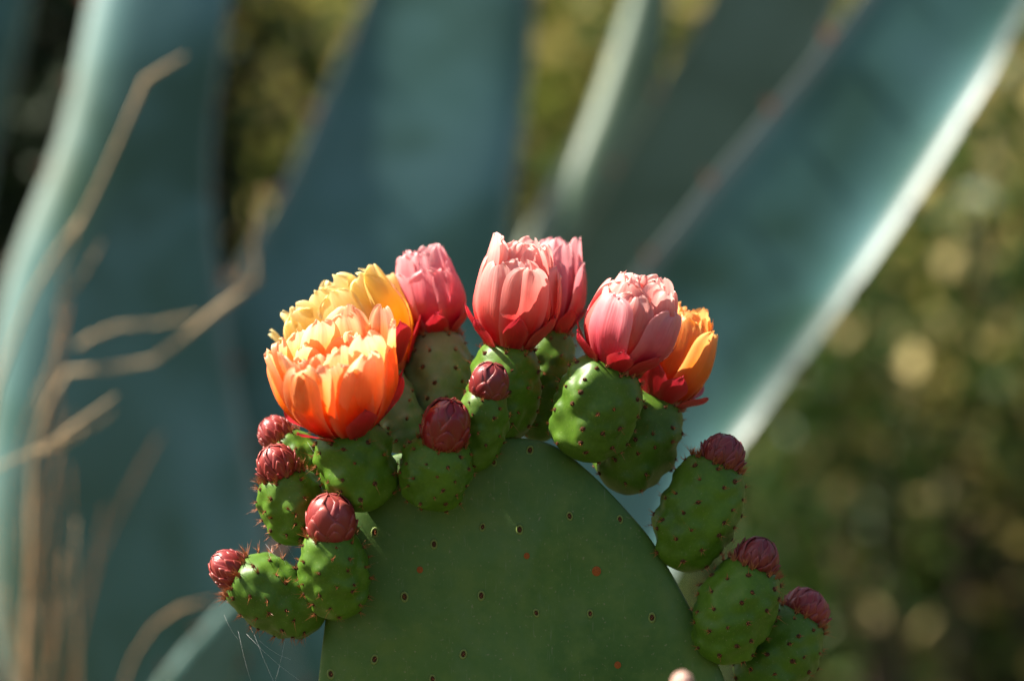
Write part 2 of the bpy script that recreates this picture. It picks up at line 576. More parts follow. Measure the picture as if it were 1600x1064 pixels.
# the lower pads that carry it down to the soil
def lower_pad(cx, cz0, cz1, w, y0, y1, T, lean=0.0):
    pts = []
    for k in range(20):
        a = 2 * math.pi * k / 20
        zz = math.sin(a)
        ww = w * (0.80 + 0.22 * zz)
        pts.append((cx + ww * math.cos(a) + lean * zz, (cz0 + cz1) / 2 + (cz1 - cz0) / 2 * zz))
    v, f, _, _ = pad_mesh(pts, T, 0, 64, 14, 5)
    return make('pad', mesh_np('pad', [(a, b + y0 + (y1 - y0) * (c - cz0) / (cz1 - cz0), c) for a, b, c in v], f), M_PAD, cactus, TB)


lower_pad(0.012, 0.40, 0.855, 0.125, 0.010, 0.004, 0.022, 0.01)
lower_pad(0.02, -0.06, 0.44, 0.105, 0.012, 0.010, 0.035)
lower_pad(0.095, 0.70, 1.012, 0.080, -0.11, -0.235, 0.012, 0.005)
lower_pad(0.065, 0.40, 0.735, 0.085, -0.015, -0.125, 0.018, 0.03)

# ---- fruit
PROFILE = [(0.0, 0.0), (0.28, 0.010), (0.56, 0.066), (0.82, 0.21), (0.96, 0.40), (1.0, 0.57), (0.965, 0.745), (0.865, 0.88), (0.72, 0.965), (0.58, 1.0), (0.46, 0.98), (0.22, 0.94), (0.002, 0.93)]
PT = np.array([0, .05, .12, .25, .40, .55, .68, .78, .85, .89, .93, .97, 1.0])


def build_fruit(base, top, R, mat, seed, rows=7, per=8, spines=1.0, label=None):
    rs = random.Random(seed)
    ax = top - base
    L = ax.length
    M = frame_from(base, ax, rs.uniform(0, 6.28))
    nu, nv = 60, 52
    t = np.linspace(0, 1, nv)
    pr = smooth_interp(PT, np.array(PROFILE), t)
    pr[:, 0] = np.maximum(pr[:, 0], 0.002)
    th = np.linspace(0, 2 * math.pi, nu, endpoint=False)
    # areoles in staggered rows
    ar = []
    for k in range(rows):
        zf = 0.12 + 0.80 * k / (rows - 1)
        nper = per if k > 0 else per - 2
        for j in range(nper):
            a = 2 * math.pi * (j + 0.5 * (k % 2)) / nper + rs.uniform(-.2, .2)
            if rs.random() > .06:
                ar.append((a, max(.07, min(.97, zf + rs.uniform(-.042, .042)))))
    for j in range(per + 3):                                   # the crowded ring at the rim
        ar.append((2 * math.pi * j / (per + 3) + rs.uniform(-.12, .12), 0.985))
    body = (t < 0.88)
    zb, rb, tb = pr[body, 1], pr[body, 0], t[body]

    def at(a, zf):
        tt = np.interp(zf, zb, tb)
        r, z = smooth_interp(PT, np.array(PROFILE), tt)[0]
        r2, z2 = smooth_interp(PT, np.array(PROFILE), min(tt + .01, .9))[0]
        tr, tz = (r2 - r) * R, (z2 - z) * L
        l = math.hypot(tr, tz) + 1e-9
        n = Vector((tz / l * math.cos(a), tz / l * math.sin(a), -tr / l))
        return Vector((r * R * math.cos(a), r * R * math.sin(a), z * L)), n
    arp = [at(a, z) for a, z in ar]
    squash = rs.uniform(0.93, 1.05)
    X = np.outer(pr[:, 0] * R, np.cos(th)) * squash
    Yv = np.outer(pr[:, 0] * R, np.sin(th))
    Z = np.outer(pr[:, 1] * L, np.ones(nu))
    V = np.stack([X, Yv, Z], -1).reshape(-1, 3)
    # tubercles: each areole sits on a low swelling with a small dip at its top
    D = np.zeros(len(V))
    sg = R * 0.165
    for p, n in arp:
        q = np.array([p.x * squash, p.y, p.z])
        d2 = ((V - q) ** 2).sum(1)
        D += 0.19 * R * np.exp(-d2 / (2 * sg * sg)) - 0.075 * R * np.exp(-d2 / (2 * (sg * .42) ** 2))
    zz = np.clip(V[:, 2] / L, 0, 1)
    D *= np.clip((1.0 - zz) / 0.26, 0.25, 1.0) * np.clip(0.35 + zz / 0.25, 0, 1)
    Nn = np.stack([V[:, 0], V[:, 1], np.zeros(len(V))], -1)
    Nn /= np.linalg.norm(Nn, axis=1)[:, None] + 1e-9
    lump = np.array([noise.noise(Vector(tuple(v * 45)) + Vector((seed, 0, 0))) for v in V]) * 0.05 * R
    V0 = V.copy()
    off_n = D + lump
    V = V + Nn * off_n[:, None]
    bend = rs.uniform(-.05, .05)
    V[:, 0] += bend * (V[:, 2] ** 2) / L
    fo = make('fruit', mesh_np('fruit', V, grid_faces(nu, nv, True)), mat, cactus, TB @ M, label=label)
    # areole felts and glochids, too small to pick apart
    av, af, gv, gf = [], [], [], []

    def spike(o, d, w):
        b0 = len(gv)
        z = d.normalized()
        x = z.orthogonal().normalized(); y = z.cross(x)
        for k in range(3):
            a = 2.094 * k
            gv.append(o + w * (math.cos(a) * x + math.sin(a) * y))
        gv.append(o + d)
        gf.extend([(b0, b0 + 1, b0 + 3), (b0 + 1, b0 + 2, b0 + 3), (b0 + 2, b0, b0 + 3)])
    for (a, zf), (p, n) in zip(ar, arp):
        rimish = zf > 0.93
        q0 = np.array([p.x * squash, p.y, p.z])
        ii = int(np.argmin(((V0 - q0) ** 2).sum(1)))
        dn = Vector(tuple(Nn[ii])) * float(off_n[ii])
        p = Vector((p.x * squash + bend * p.z ** 2 / L, p.y, p.z)) + dn + n * (0.012 * R)
        s = R * rs.uniform(0.045, 0.092) * (0.8 if rimish else 1)
        x = n.orthogonal().normalized(); y = n.cross(x)
        b0 = len(av)
        for k in range(7):
            q = 2 * math.pi * k / 7
            av.append(p + s * (math.cos(q) * x + math.sin(q) * y * 1.2) - n * s * .5)
        for k in range(7):
            q = 2 * math.pi * k / 7
            av.append(p + .55 * s * (math.cos(q) * x + math.sin(q) * y * 1.2) + n * s * .35)
        for k in range(7):
            af.append((b0 + k, b0 + (k + 1) % 7, b0 + 7 + (k + 1) % 7, b0 + 7 + k))
        af.append(tuple(b0 + 7 + k for k in range(7)))
        ng = rs.randint(5, 9) + (4 if rimish else 0)
        for _ in range(ng):
            d = (n + Vector((rs.uniform(-.8, .8), rs.uniform(-.8, .8), rs.uniform(-.5, .9)))).normalized()
            ln = R * rs.uniform(.08, .20) * (1.6 if rimish else 1) * spines
            spike(p + .6 * s * Vector((rs.uniform(-1, 1), rs.uniform(-1, 1), rs.uniform(-1, 1))), d * ln, R * 0.011)
        if rimish and zf > .98:
            for _ in range(9):
                d = (n * .35 + Vector((rs.uniform(-.5, .5), rs.uniform(-.5, .5), rs.uniform(.5, 1.2)))).normalized()
                spike(p + R * .06 * Vector((rs.uniform(-1, 1), rs.uniform(-1, 1), rs.uniform(-.5, .5))), d * R * rs.uniform(.12, .30), R * .016)
        if rs.random() < .28 * spines:
            d = (n + Vector((rs.uniform(-.5, .5), rs.uniform(-.5, .5), rs.uniform(-.5, .5)))).normalized()
            spike(p, d * R * rs.uniform(.25, .5), R * 0.010)
    make('areoles', mesh_np('areoles', av, af), M_AREOLE, fo, kind='stuff')
    make('glochids', mesh_np('glochids', gv, gf, False), M_GLOCHID, fo, kind='stuff')
    return fo, M, L


def shell_patch(phi, dphi, z0, z1, rad, tip=1.0, lift=0.0, ext=0.0, rs=random, nu=7, nv=8):
    """one pointed scale lying on the dome rad(zf) -> radius; zf from z0 to z1"""
    vs_, uv = [], []
    for j in range(nv):
        t = j / (nv - 1)
        zf = z0 + (z1 - z0) * t
        w = dphi * (1 - max(0, (t - .35) / .65) ** 1.7 * tip) * (0.75 + .25 * min(1, t * 3))
        r, z = rad(zf)
        for i in range(nu):
            u = -1 + 2 * i / (nu - 1)
            a = phi + u * w
            rr = r + ext * (1 - .75 * abs(u) ** 2.0) + lift * t ** 3
            vs_.append((rr * math.cos(a), rr * math.sin(a), z + lift * .3 * t ** 3))
            uv.append(((u + 1) / 2, t))
    return mesh_np('scale', vs_, grid_faces(nu, nv), True, uv)


def build_bud(M, R, H, mat, seed, big=False, label=None):
    """closed bud: a dome of overlapping scales"""
    rs = random.Random(seed)

    def dome(zf, k=1.0):
        zf = max(0, min(1, zf))
        z = H * zf
        if zf < .38:
            r = R * (0.80 + 0.20 * math.sin(zf / .38 * math.pi / 2))
        else:
            q = (zf - .38) / .62
            r = R * math.sqrt(max(0.0, 1 - q ** 2.1)) * 1.0
        return r * k, z
    nu, nv = 24, 14
    v = []
    for j in range(nv):
        zf = -0.12 + 1.11 * (j / (nv - 1)) ** .8
        r, z = dome(zf, 0.93)
        z = H * zf * .97
        for i in range(nu):
            a = 2 * math.pi * i / nu
            v.append((max(r, .0003) * math.cos(a), max(r, .0003) * math.sin(a), z))
    bo = make('bud', mesh_np('bud', v, grid_faces(nu, nv, True), True, [(0.5, 0.8)] * len(v)), mat, cactus, TB @ M, label=label)
    if big:
        layers = [(4, 0.30, 1.02, .95, 0.02), (5, 0.10, 0.90, .80, 0.045), (6, 0.0, 0.60, .62, 0.075), (8, -.06, 0.34, .46, 0.10)]
    else:
        layers = [(5, 0.40, 1.03, .62, 0.02), (7, 0.24, 0.93, .46, 0.05), (9, 0.10, 0.74, .36, 0.08), (11, -.02, 0.54, .29, 0.11), (12, -.08, 0.34, .24, 0.14)]
    for li, (n, z0, z1, dphi, ext) in enumerate(layers):
        off = rs.uniform(0, 6.28)
        for k in range(n):
            ph = off + 2 * math.pi * k / n + rs.uniform(-.1, .1)
            me = shell_patch(ph, dphi * rs.uniform(.9, 1.1), z0 + rs.uniform(-.03, .03), min(1.0, z1 + rs.uniform(-.05, .05)) if z1 < 1 else 1.0, lambda q: dome(q),
                             tip=.92, lift=R * (rs.uniform(.0, .06) if big else rs.uniform(.02, .30) * (1.2 - z1)), ext=R * ext, rs=rs)
            s = make('scale', me, mat, bo)
            sm = s.modifiers.new('thickness', 'SOLIDIFY'); sm.thickness = 0.0004; sm.offset = -1
    return bo


def petal_mesh(phi, prof, W, rs, wrap=1.0, ruffle=0.0, notch=0.0, nu=13, nv=20, twist=0.0, tipw=0.26, reflex=0.0, point=0.0, lean=0.0):
    """prof: list of (s, radius, height) of the petal's midrib round the flower axis"""
    pr = np.array(prof)
    s = 1 - (1 - np.linspace(0, 1, nv)) ** 1.9
    rz = smooth_interp(pr[:, 0], pr[:, 1:], s)
    tang = np.gradient(rz, axis=0)
    tang /= np.linalg.norm(tang, axis=1)[:, None] + 1e-9
    ph1, ph2, ph3 = (rs.uniform(0, 6.28) for _ in range(3))
    fr = rs.uniform(2.0, 3.4)
    Lp = np.sum(np.linalg.norm(np.diff(rz, axis=0), axis=1))
    v, uv = [], []
    for j in range(nv):
        t = s[j]
        if t < .62:
            w = W * (0.42 + 0.58 * math.sin(min(1, t / .62) * math.pi / 2) ** 1.1)
        else:
            q = (t - .62) / .38
            w = W * (max(0, 1 - q ** 2.6) ** .55 * (1 - tipw) + tipw)
            w *= 1 - point * q * .75
        r, z = rz[j]
        pj = phi + lean * t * t
        er = np.array([math.cos(pj), math.sin(pj), 0]); et = np.array([-math.sin(pj), math.cos(pj), 0])
        Rc = max(abs(r) * wrap, w * 0.62)
        for i in range(nu):
            u = -1 + 2 * i / (nu - 1)
            a = u * w / Rc
            xt = Rc * math.sin(a)
            xr = -(Rc) * (1 - math.cos(a))
            # frilled margin
            ru = ruffle * W * t ** 2 * (abs(u) ** 1.5) * math.sin(fr * u * 2.2 + ph1 + 5 * t) + ruffle * .5 * W * t ** 3 * math.sin(4.5 * u + ph2)
            lz = 0.0
            if t > .8:
                k = (t - .8) / .2
                lz = k * W * (0.07 * math.sin(4.0 * u + ph3) + 0.045 * math.sin(9 * u + ph2) + 0.03 * math.sin(17 * u + ph1) - notch * math.exp(-(u / .28) ** 2) + point * .45 * math.exp(-(u / .35) ** 2))
            ru += 0.035 * W * math.sin(7 * u + ph3 + 1.5 * t) * min(1, t * 2) + 0.02 * W * math.sin(13 * u + ph1)
            tw = twist * t * u * w
            rr = r + xr + ru + tw - reflex * W * t ** 3 * abs(u) ** 2
            zz = z
            dr, dz = tang[j] * lz
            pos = er * (rr + dr) + et * xt + np.array([0, 0, zz + dz])
            v.append(pos)
            uv.append(((u + 1) / 2, t))
    return mesh_np('petal', v, grid_faces(nu, nv), True, uv)


def build_flower(base, axis, R, H, mats, layers, seed, bracts=7, label=None, stamens=False, roll=0.0):
    """layers: (count, base radius, mid radius, top radius (in R), height (in H), half width (in R), material index, ruffle)"""
    rs = random.Random(seed)
    M = frame_from(base, axis, roll)
    # receptacle: the little bowl in which the petals stand
    n, prof = 28, [(0.05, -.05), (.36, -.05), (.44, .0), (.46, .06), (.40, .08), (.30, .05), (.05, .03)]
    v = [(r * R * math.cos(2 * math.pi * i / n), r * R * math.sin(2 * math.pi * i / n), z * H) for r, z in prof for i in range(n)]
    fl = make('flower', mesh_np('flower', v, grid_faces(n, len(prof), True)), M_BASE, cactus, TB @ M, label=label)
    for li, (cnt, r0, r1, r2, h, W, mi, ruf) in enumerate(layers):
        off = rs.uniform(0, 6.28)
        for k in range(cnt):
            ph = off + 2 * math.pi * (k + rs.uniform(-.13, .13)) / cnt
            hh = h * rs.uniform(.90, 1.07)
            o = rs.uniform(-.11, .11)
            prof = [(0, r0 * R, 0.0), (.22, (r0 * .55 + r1 * .45) * R, .15 * hh * H), (.5, (r1 + o * .5) * R, .46 * hh * H),
                    (.78, ((r1 + r2) / 2 + .03 + o) * R, .79 * hh * H), (1.0, (r2 + o * 1.4) * R, hh * H * rs.uniform(.96, 1.03))]
            me = petal_mesh(ph, prof, W * R * rs.uniform(.9, 1.12), rs, wrap=rs.uniform(.85, 1.1), ruffle=ruf * rs.uniform(.6, 1.3), notch=rs.uniform(-.06, .14),
                            twist=rs.uniform(-.22, .22), reflex=rs.uniform(-.08, .10), lean=rs.uniform(-.28, .28))
            make('petal', me, mats[mi], fl)
    off = rs.uniform(0, 6.28)
    for k in range(bracts):
        ph = off + 2 * math.pi * (k + rs.uniform(-.2, .2)) / bracts
        hh = rs.uniform(.20, .40)
        flare = rs.uniform(-.04, .06)
        r1 = layers[-1][2]
        prof = [(0, .47 * R, -.02 * H), (.4, (.50 + .38 * (r1 - .45)) * R * 1.1, .40 * hh * H), (.75, (.56 + .75 * (r1 - .45) + .06 + flare * .5) * R, .75 * hh * H), (1, (.58 + .85 * (r1 - .45) + .08 + flare) * R, hh * H)]
        me = petal_mesh(ph, prof, R * rs.uniform(.27, .38), rs, wrap=1.0, ruffle=.05, point=.7, tipw=.15, nu=7, nv=9)
        make('bract', me, M_BRACT, fl)
    if stamens:
        vv, ff = [], []
        for k in range(90):
            a = rs.uniform(0, 6.28); r = R * .30 * math.sqrt(rs.random())
            h = H * rs.uniform(.30, .46)
            o = Vector((r * math.cos(a), r * math.sin(a), .04 * H)); d = Vector((r * .8 * math.cos(a), r * .8 * math.sin(a), h))
            tv, tf = tube([o, o + d * .5, o + d, o + d * 1.05], [.0003, .0003, .0008, .0006], 4)
            b0 = len(vv); vv += [tuple(q) for q in tv]; ff += [tuple(i + b0 for i in f) for f in tf]
        make('stamens', mesh_np('stamens', vv, ff), M_STAMEN, fl, kind='stuff')
        tv, tf = tube([(0, 0, .03 * H), (0, 0, .35 * H), (0, 0, .52 * H), (0, 0, .56 * H)], [.0018, .0016, .0028, .0012], 8)
        make('pistil', mesh_np('pistil', tv, tf), M_STAMEN, fl)
    return fl


# half-closed tulip, outer rings last
CLOSED = [(5, .20, .48, .22, .96, .50, 0, .10), (5, .28, .68, .42, 1.0, .60, 0, .10), (5, .36, .84, .60, .97, .64, 0, .09), (5, .42, .94, .74, .86, .60, 0, .08), (4, .45, 1.0, .84, .80, .55, 1, .09)]
BOWL = [(6, .16, .40, .24, .74, .36, 0, .16), (6, .24, .56, .52, .90, .40, 0, .14), (7, .32, .74, .76, 1.0, .42, 0, .12), (7, .40, .88, .94, .97, .42, 0, .12), (6, .44, .96, 1.06, .84, .38, 1, .14)]


def px_axis(b, t, Yb, Yt):
    return P(*b, Yb), P(*t, Yt)


# name: base px, top px, half width px, Y base, Y top, material, seed, spines, label
FR = [
    ('a', (896, 716), (963, 572), 65, -0.012, -0.018, M_FRUIT_D, 11, .7, 'green fruit under the pink flower at right'),
    ('b', (962, 768), (1030, 622), 62, 0.022, 0.030, M_FRUIT_D, 12, .8, 'green fruit under the amber flower at far right'),
    ('c', (1056, 890), (1122, 722), 63, 0.000, 0.000, M_FRUIT, 13, 1.1, 'green fruit standing clear on the right rim'),
    ('d', (1114, 1034), (1178, 884), 62, -0.008, -0.010, M_FRUIT, 14, 1.0, 'green fruit in the middle of the right rim row'),
    ('e', (1172, 1100), (1252, 960), 62, 0.018, 0.022, M_FRUIT_D, 15, 1.0, 'lowest green fruit on the right rim'),
    ('f', (774, 694), (796, 540), 58, 0.012, 0.010, M_FRUIT, 16, .8, 'green fruit under the big central pink flower'),
    ('g', (838, 690), (858, 518), 48, 0.052, 0.060, M_FRUIT, 17, .8, 'green fruit behind the central flower'),
    ('h', (690, 690), (682, 522), 58, 0.050, 0.062, M_FRUIT_DUSTY, 18, .9, 'dusty pale green fruit under the rear pink flower'),
    ('i', (640, 705), (594, 585), 44, 0.018, 0.040, M_FRUIT_DUSTY, 19, .9, 'dusty green fruit under the yellow flower'),
    ('j', (580, 796), (540, 664), 62, -0.020, -0.030, M_FRUIT, 20, 1.0, 'green fruit under the orange flower'),
    ('k', (670, 792), (692, 688), 55, -0.026, -0.044, M_FRUIT, 21, .8, 'green fruit with a glossy dark red bud'),
    ('l', (738, 734), (762, 612), 44, -0.012, -0.026, M_FRUIT_D, 22, .9, 'small green fruit with a plum bud'),
    ('m', (530, 966), (519, 832), 54, -0.022, -0.036, M_FRUIT, 23, 1.4, 'green fruit with a large pink bud at left'),
    ('n', (480, 848), (440, 740), 52, -0.004, -0.012, M_FRUIT, 24, 1.6, 'green fruit with a pink scaly bud, lower of the left pair'),
    ('o', (512, 770), (438, 690), 46, 0.030, 0.034, M_FRUIT, 25, 1.6, 'green fruit behind the left pair'),
    ('p', (508, 968), (368, 898), 60, 0.000, -0.004, M_FRUIT_D, 26, 1.7, 'green fruit jutting out sideways at far left'),
]
FRUIT = {}
for key, b, t, hw, yb, yt, mat, seed, sp, lab in FR:
    B, T = px_axis(b, t, yb, yt)
    fo, M, L = build_fruit(B, T, hw * PX * .91, mat, seed, rows=6 if hw < 50 else 7, per=7 if hw < 50 else 8, spines=sp, label=lab)
    FRUIT[key] = (B, T, hw * PX, L)


def bud_on(key, hw, h, mat, seed, big=False, tilt=(0, 0, 0), label=None):
    B, T, R, L = FRUIT[key]
    rr = .86
    ax = (T - B).normalized()
    M = frame_from(T - ax * (0.05 * L), ax + Vector(tilt), random.uniform(0, 6))
    return build_bud(M, hw * PX * rr, h * PX * rr, mat, seed, big, label)


bud_on('c', 37, 66, M_BUD_PLUM, 31, False, (.15, -.1, 0), 'plum red scaly bud')
bud_on('d', 36, 66, M_BUD_PLUM, 32, False, (.0, -.15, 0), 'plum red scaly bud')
bud_on('e', 40, 62, M_BUD, 33, False, (.15, -.1, 0), 'rose red scaly bud')
bud_on('k', 42, 92, M_BUD_DARK, 34, True, (0, -.1, 0), 'glossy dark red bud about to open')
bud_on('l', 34, 66, M_BUD_PLUM, 35, True, (0, -.15, 0), 'small plum bud')
bud_on('m', 43, 84, M_BUD, 36, True, (.0, -.1, 0), 'large domed pink red bud')
bud_on('n', 34, 66, M_BUD, 37, False, (-.05, -.2, 0), 'pink red scaly bud')
bud_on('o', 30, 58, M_BUD, 38, False, (.1, -.1, .1), 'pink red scaly bud')
bud_on('p', 32, 64, M_BUD, 39, False, (.1, -.1, .15), 'pink red scaly bud')


def flower_on(key, tip_px, Yt, R_px, mats, layers, seed, **kw):
    B, T, R, L = FRUIT[key]
    ax = (T - B).normalized()
    base = T - ax * (0.045 * L)
    tip = P(*tip_px, Yt)
    d = tip - base
    return build_flower(base, d, R_px * PX, d.length, mats, layers, seed, **kw)


flower_on('f', (816, 378), 0.000, 66, [M_PINK, M_PINK], CLOSED, 41, label='large half-open pink flower at the crown')
flower_on('g', (868, 376), 0.062, 52, [M_ROSE, M_ROSE], CLOSED, 42, label='rose flower half hidden behind the large pink one')
flower_on('h', (656, 396), 0.064, 56, [M_ROSE, M_ROSE], CLOSED, 43, label='closed rose pink flower at the back')
flower_on('a', (1006, 430), -0.022, 71, [M_PINK, M_ROSE], CLOSED, 44, label='half-open salmon pink flower at right')
flower_on('b', (1080, 488), 0.038, 66, [M_AMBER, M_AMBER], CLOSED, 45, label='amber flower at far right')
flower_on('j', (514, 518), -0.052, 96, [M_ORANGE, M_ORANGE], BOWL, 46, label='open orange flower in front', stamens=True, bracts=5)
flower_on('i', (512, 460), 0.052, 104, [M_YELLOW, M_YELLOW], BOWL, 47, label='open yellow flower behind the orange one', stamens=True, bracts=5)

# a bud of the nearer, lower pad just reaches into the picture
Bq, Tq = P(1062, 1240, -0.235), P(1066, 1096, -0.25)
fo, Mq, Lq = build_fruit(Bq, Tq, 0.021, M_FRUIT, 27, label='fruit of the nearer pad, its bud just in frame')
build_bud(frame_from(Tq - Vector((0, 0, .003)), (0, -.05, 1), .4), 17 * PX, 52 * PX, M_PEACH, 40, True, 'pale peach bud tip')

# ------------------------------------------------------------------ agave behind
def sect(u, power):
    return 0.6 * abs(u) ** power + 0.4 * abs(u) ** 10


def agave_leaf(parent, TBa, pts, mat, gutter, power=2.0, thick=0.016, label=None, seed=0, nrm=None, dips=()):
    """pts: (px, py, Y, half width px) down to the base; gutter > 0 hollow towards the camera"""
    W = np.array([[*P(x, y, Y), w * PX * (Y - CAM_Y) / 2.4] for x, y, Y, w in pts])
    d = np.concatenate([[0], np.cumsum(np.linalg.norm(np.diff(W[:, :3], axis=0), axis=1))])
    n = 46
    S = smooth_interp(d, W, np.linspace(0, d[-1], n))
    C, hw = S[:, :3], np.maximum(S[:, 3], 0.002)
    T = np.gradient(C, axis=0); T /= np.linalg.norm(T, axis=1)[:, None]
    N0 = np.array(nrm if nrm is not None else (0.0, -1.0, 0.0), float)
    us = np.sin(np.linspace(-math.pi / 2, math.pi / 2, 25))
    gut = gutter if isinstance(gutter, tuple) else (gutter, gutter)
    v = []
    rs = random.Random(seed)
    teeth_v, teeth_f = [], []
    for i in range(n):
        N = N0 - T[i] * (N0 @ T[i]); N /= np.linalg.norm(N)
        B = np.cross(N, T[i])
        if B[0] < 0: B = -B
        f = []
        gl, gr = (g0 * (1 + .55 * noise.noise(Vector((i * .16, seed * 1.7 + e, 0)))) for e, g0 in enumerate(gut))
        for dpy, dw, da in dips:                            # stretches where the margin lies flat
            py = 532 - (C[i][2] - CAM_Z) / (PX * (C[i][1] - CAM_Y) / 2.4)
            gr *= 1 - da * math.exp(-((py - dpy) / dw) ** 2)
        wav = 1 + .025 * noise.noise(Vector((i * .4, seed * 3.1, 0)))
        for u in us:
            f.append(C[i] + B * hw[i] * u * wav + N * (gl if u < 0 else gr) * hw[i] * sect(u, power))
        bk = []
        for u in us[::-1]:
            th = thick * min(1, hw[i] / .05) * math.sqrt(max(0, 1 - u * u)) * (1 + i / n) + .0015
            bk.append(C[i] + B * hw[i] * u * wav + N * ((gl if u < 0 else gr) * hw[i] * sect(u, power) - th))
        v += f + bk
        if i % 2 == 0 and 2 < i < n - 6:
            for e in (-1, 1):
                o = Vector(f[0] if e < 0 else f[-1])
                dd = Vector(B * e).normalized(); tt = Vector(T[i]).normalized()
                b0 = len(teeth_v)
                s = .006 * rs.uniform(.7, 1.3)
                teeth_v += [o + tt * s - dd * .002, o - tt * s - dd * .002, o + Vector(N) * s * .6 - dd * .002, o - Vector(N) * s * .6 - dd * .002, o + dd * s * 1.6 - tt * s * .7]
                teeth_f += [(b0, b0 + 2, b0 + 4), (b0 + 2, b0 + 1, b0 + 4), (b0 + 1, b0 + 3, b0 + 4), (b0 + 3, b0, b0 + 4)]
    m = len(us) * 2
    uvs = [((u + 1) / 2, i / n) for i in range(n) for u in list(us) + list(us[::-1])]
    fc = grid_faces(m, n, True)
    fc += [tuple(range(m)), tuple((n - 1) * m + k for k in range(m))[::-1]]
    lf = make('leaf', mesh_np('leaf', v, fc, True, uvs), mat, parent, TBa, label=label)
    make('marginal_teeth', mesh_np('marginal_teeth', teeth_v, teeth_f, False), M_TOOTH, lf, kind='stuff')
    tipdir = Vector(-T[0])
    tv, tf = tube([Vector(C[0]) - tipdir * .02, Vector(C[0]) + tipdir * .01, Vector(C[0]) + tipdir * .05], [.006, .005, .0006], 8)
    make('terminal_spine', mesh_np('terminal_spine', tv, tf), M_TOOTH, lf)
    return lf


ag_c = P(640, 2600, 1.45); ag_c.z = 0.0
agave = thing('agave', ag_c, 'big blue-green agave with broad upright leaves, blurred behind the cactus', 'agave')
TA = Matrix.Translation(-ag_c)
BX, BY = 640, 2450
LEAVES = [
    # centre leaf
    ([(690, -640, 1.75, 4), (700, -380, 1.68, 90), (706, 0, 1.60, 135), (632, 300, 1.52, 176), (565, 620, 1.46, 262), (580, 1000, 1.42, 270), (610, 1500, 1.42, 220), (BX, BY, 1.45, 190)],
     M_AGAVE, (0.05, -0.05), 3.0, 'upright centre leaf behind the orange flowers', (0.10, -1, .05)),
    # left leaf
    ([(330, -620, 1.55, 4), (300, -350, 1.48, 75), (252, 0, 1.40, 108), (215, 220, 1.36, 120), (178, 480, 1.32, 175), (190, 800, 1.30, 220), (330, 1400, 1.34, 220), (BX - 60, BY, 1.42, 190)],
     M_AGAVE, (-0.36, -.1), 3.6, 'left leaf with a pale sunlit edge', (0.12, -1, -.04)),
    # far left corner
    ([(60, -560, 1.85, 4), (10, -300, 1.80, 70), (-70, 0, 1.75, 120), (-150, 260, 1.7, 135), (-190, 600, 1.65, 150), (0, 1400, 1.6, 180), (BX - 200, BY, 1.55, 180)],
     M_AGAVE, -0.45, 2.4, 'leaf in the far left corner', (0.1, -1, 0)),
    # right of centre, thin lit left edge
    ([(1090, -560, 1.70, 4), (1060, -260, 1.66, 30), (1018, 0, 1.62, 34), (975, 200, 1.58, 60), (905, 430, 1.54, 100), (820, 800, 1.50, 140), (700, 1500, 1.46, 180), (BX + 20, BY, 1.47, 180)],
     M_AGAVE_OL, -0.55, 4.0, 'narrow shaded leaf with a bright left edge', (0.1, -1, -.05)),
    # olive leaf
    ([(1400, -520, 1.62, 4), (1320, -280, 1.58, 50), (1215, 0, 1.54, 95), (1120, 190, 1.50, 105), (1010, 420, 1.46, 120), (900, 760, 1.42, 160), (760, 1500, 1.42, 190), (BX + 40, BY, 1.45, 185)],
     M_AGAVE_OL, 0.18, 3.0, 'olive leaf between the narrow one and the broad right one', (0.05, -1, .0)),
    # broad right leaf
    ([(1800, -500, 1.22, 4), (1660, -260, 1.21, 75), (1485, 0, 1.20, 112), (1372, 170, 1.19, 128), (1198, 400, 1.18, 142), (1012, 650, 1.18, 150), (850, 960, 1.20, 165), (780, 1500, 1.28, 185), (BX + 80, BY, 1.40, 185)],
     M_AGAVE_LIT_EDGE, (0.02, 0.21), 3.6, 'broad leaf slanting up to the right with a white lit margin', (-0.10, -1, .06)),
    # low left leaf
    ([(425, 880, 0.98, 4), (392, 935, 1.0, 22), (345, 1010, 1.02, 42), (290, 1110, 1.05, 62), (290, 1400, 1.12, 95), (470, 1900, 1.28, 130), (BX - 40, BY, 1.40, 150)],
     M_AGAVE, (-.2, -.1), 4.4, 'young leaf tip low at the left, beside the sideways fruit', (-0.05, -1, .05)),
]
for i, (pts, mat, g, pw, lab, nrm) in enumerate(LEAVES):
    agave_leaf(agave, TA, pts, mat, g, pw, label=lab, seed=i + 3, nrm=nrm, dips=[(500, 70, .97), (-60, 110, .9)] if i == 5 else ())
# short stem in which the leaves stand
sv, sf = tube([ag_c + Vector((0, 0, -.05)), ag_c + Vector((0, 0, .1)), ag_c + Vector((0, 0, .22)), ag_c + Vector((0, 0, .30))], [.15, .17, .14, .05], 20)
make('stem', mesh_np('stem', sv, sf), M_AGAVE_OL, agave, TA)

# ------------------------------------------------------------------ dry weeds at left
def px_tube(pts, Y, r_px, nseg=8, n=26, taper=.55):
    W = np.array([list(P(x, y, Y + (q[0] if q else 0))) for x, y, *q in pts])
    d = np.concatenate([[0], np.cumsum(np.linalg.norm(np.diff(W, axis=0), axis=1))])
    S = smooth_interp(d, W, np.linspace(0, d[-1], n))
    k = PX * (Y - CAM_Y) / 2.4
    jr = random.Random(int(r_px * 100) + len(pts))
    S = S + np.array([[jr.gauss(0, 1.6) * k, jr.gauss(0, 1.6) * k, jr.gauss(0, 1.6) * k] for _ in range(n)])
    r_px = r_px * .56
    rad = [r_px * k * (1 - (1 - taper) * i / (n - 1)) * (1 + .10 * math.sin(i * 1.7)) * (1.35 if i % 7 == 3 else 1) for i in range(n)]
    return tube(S, rad, nseg)


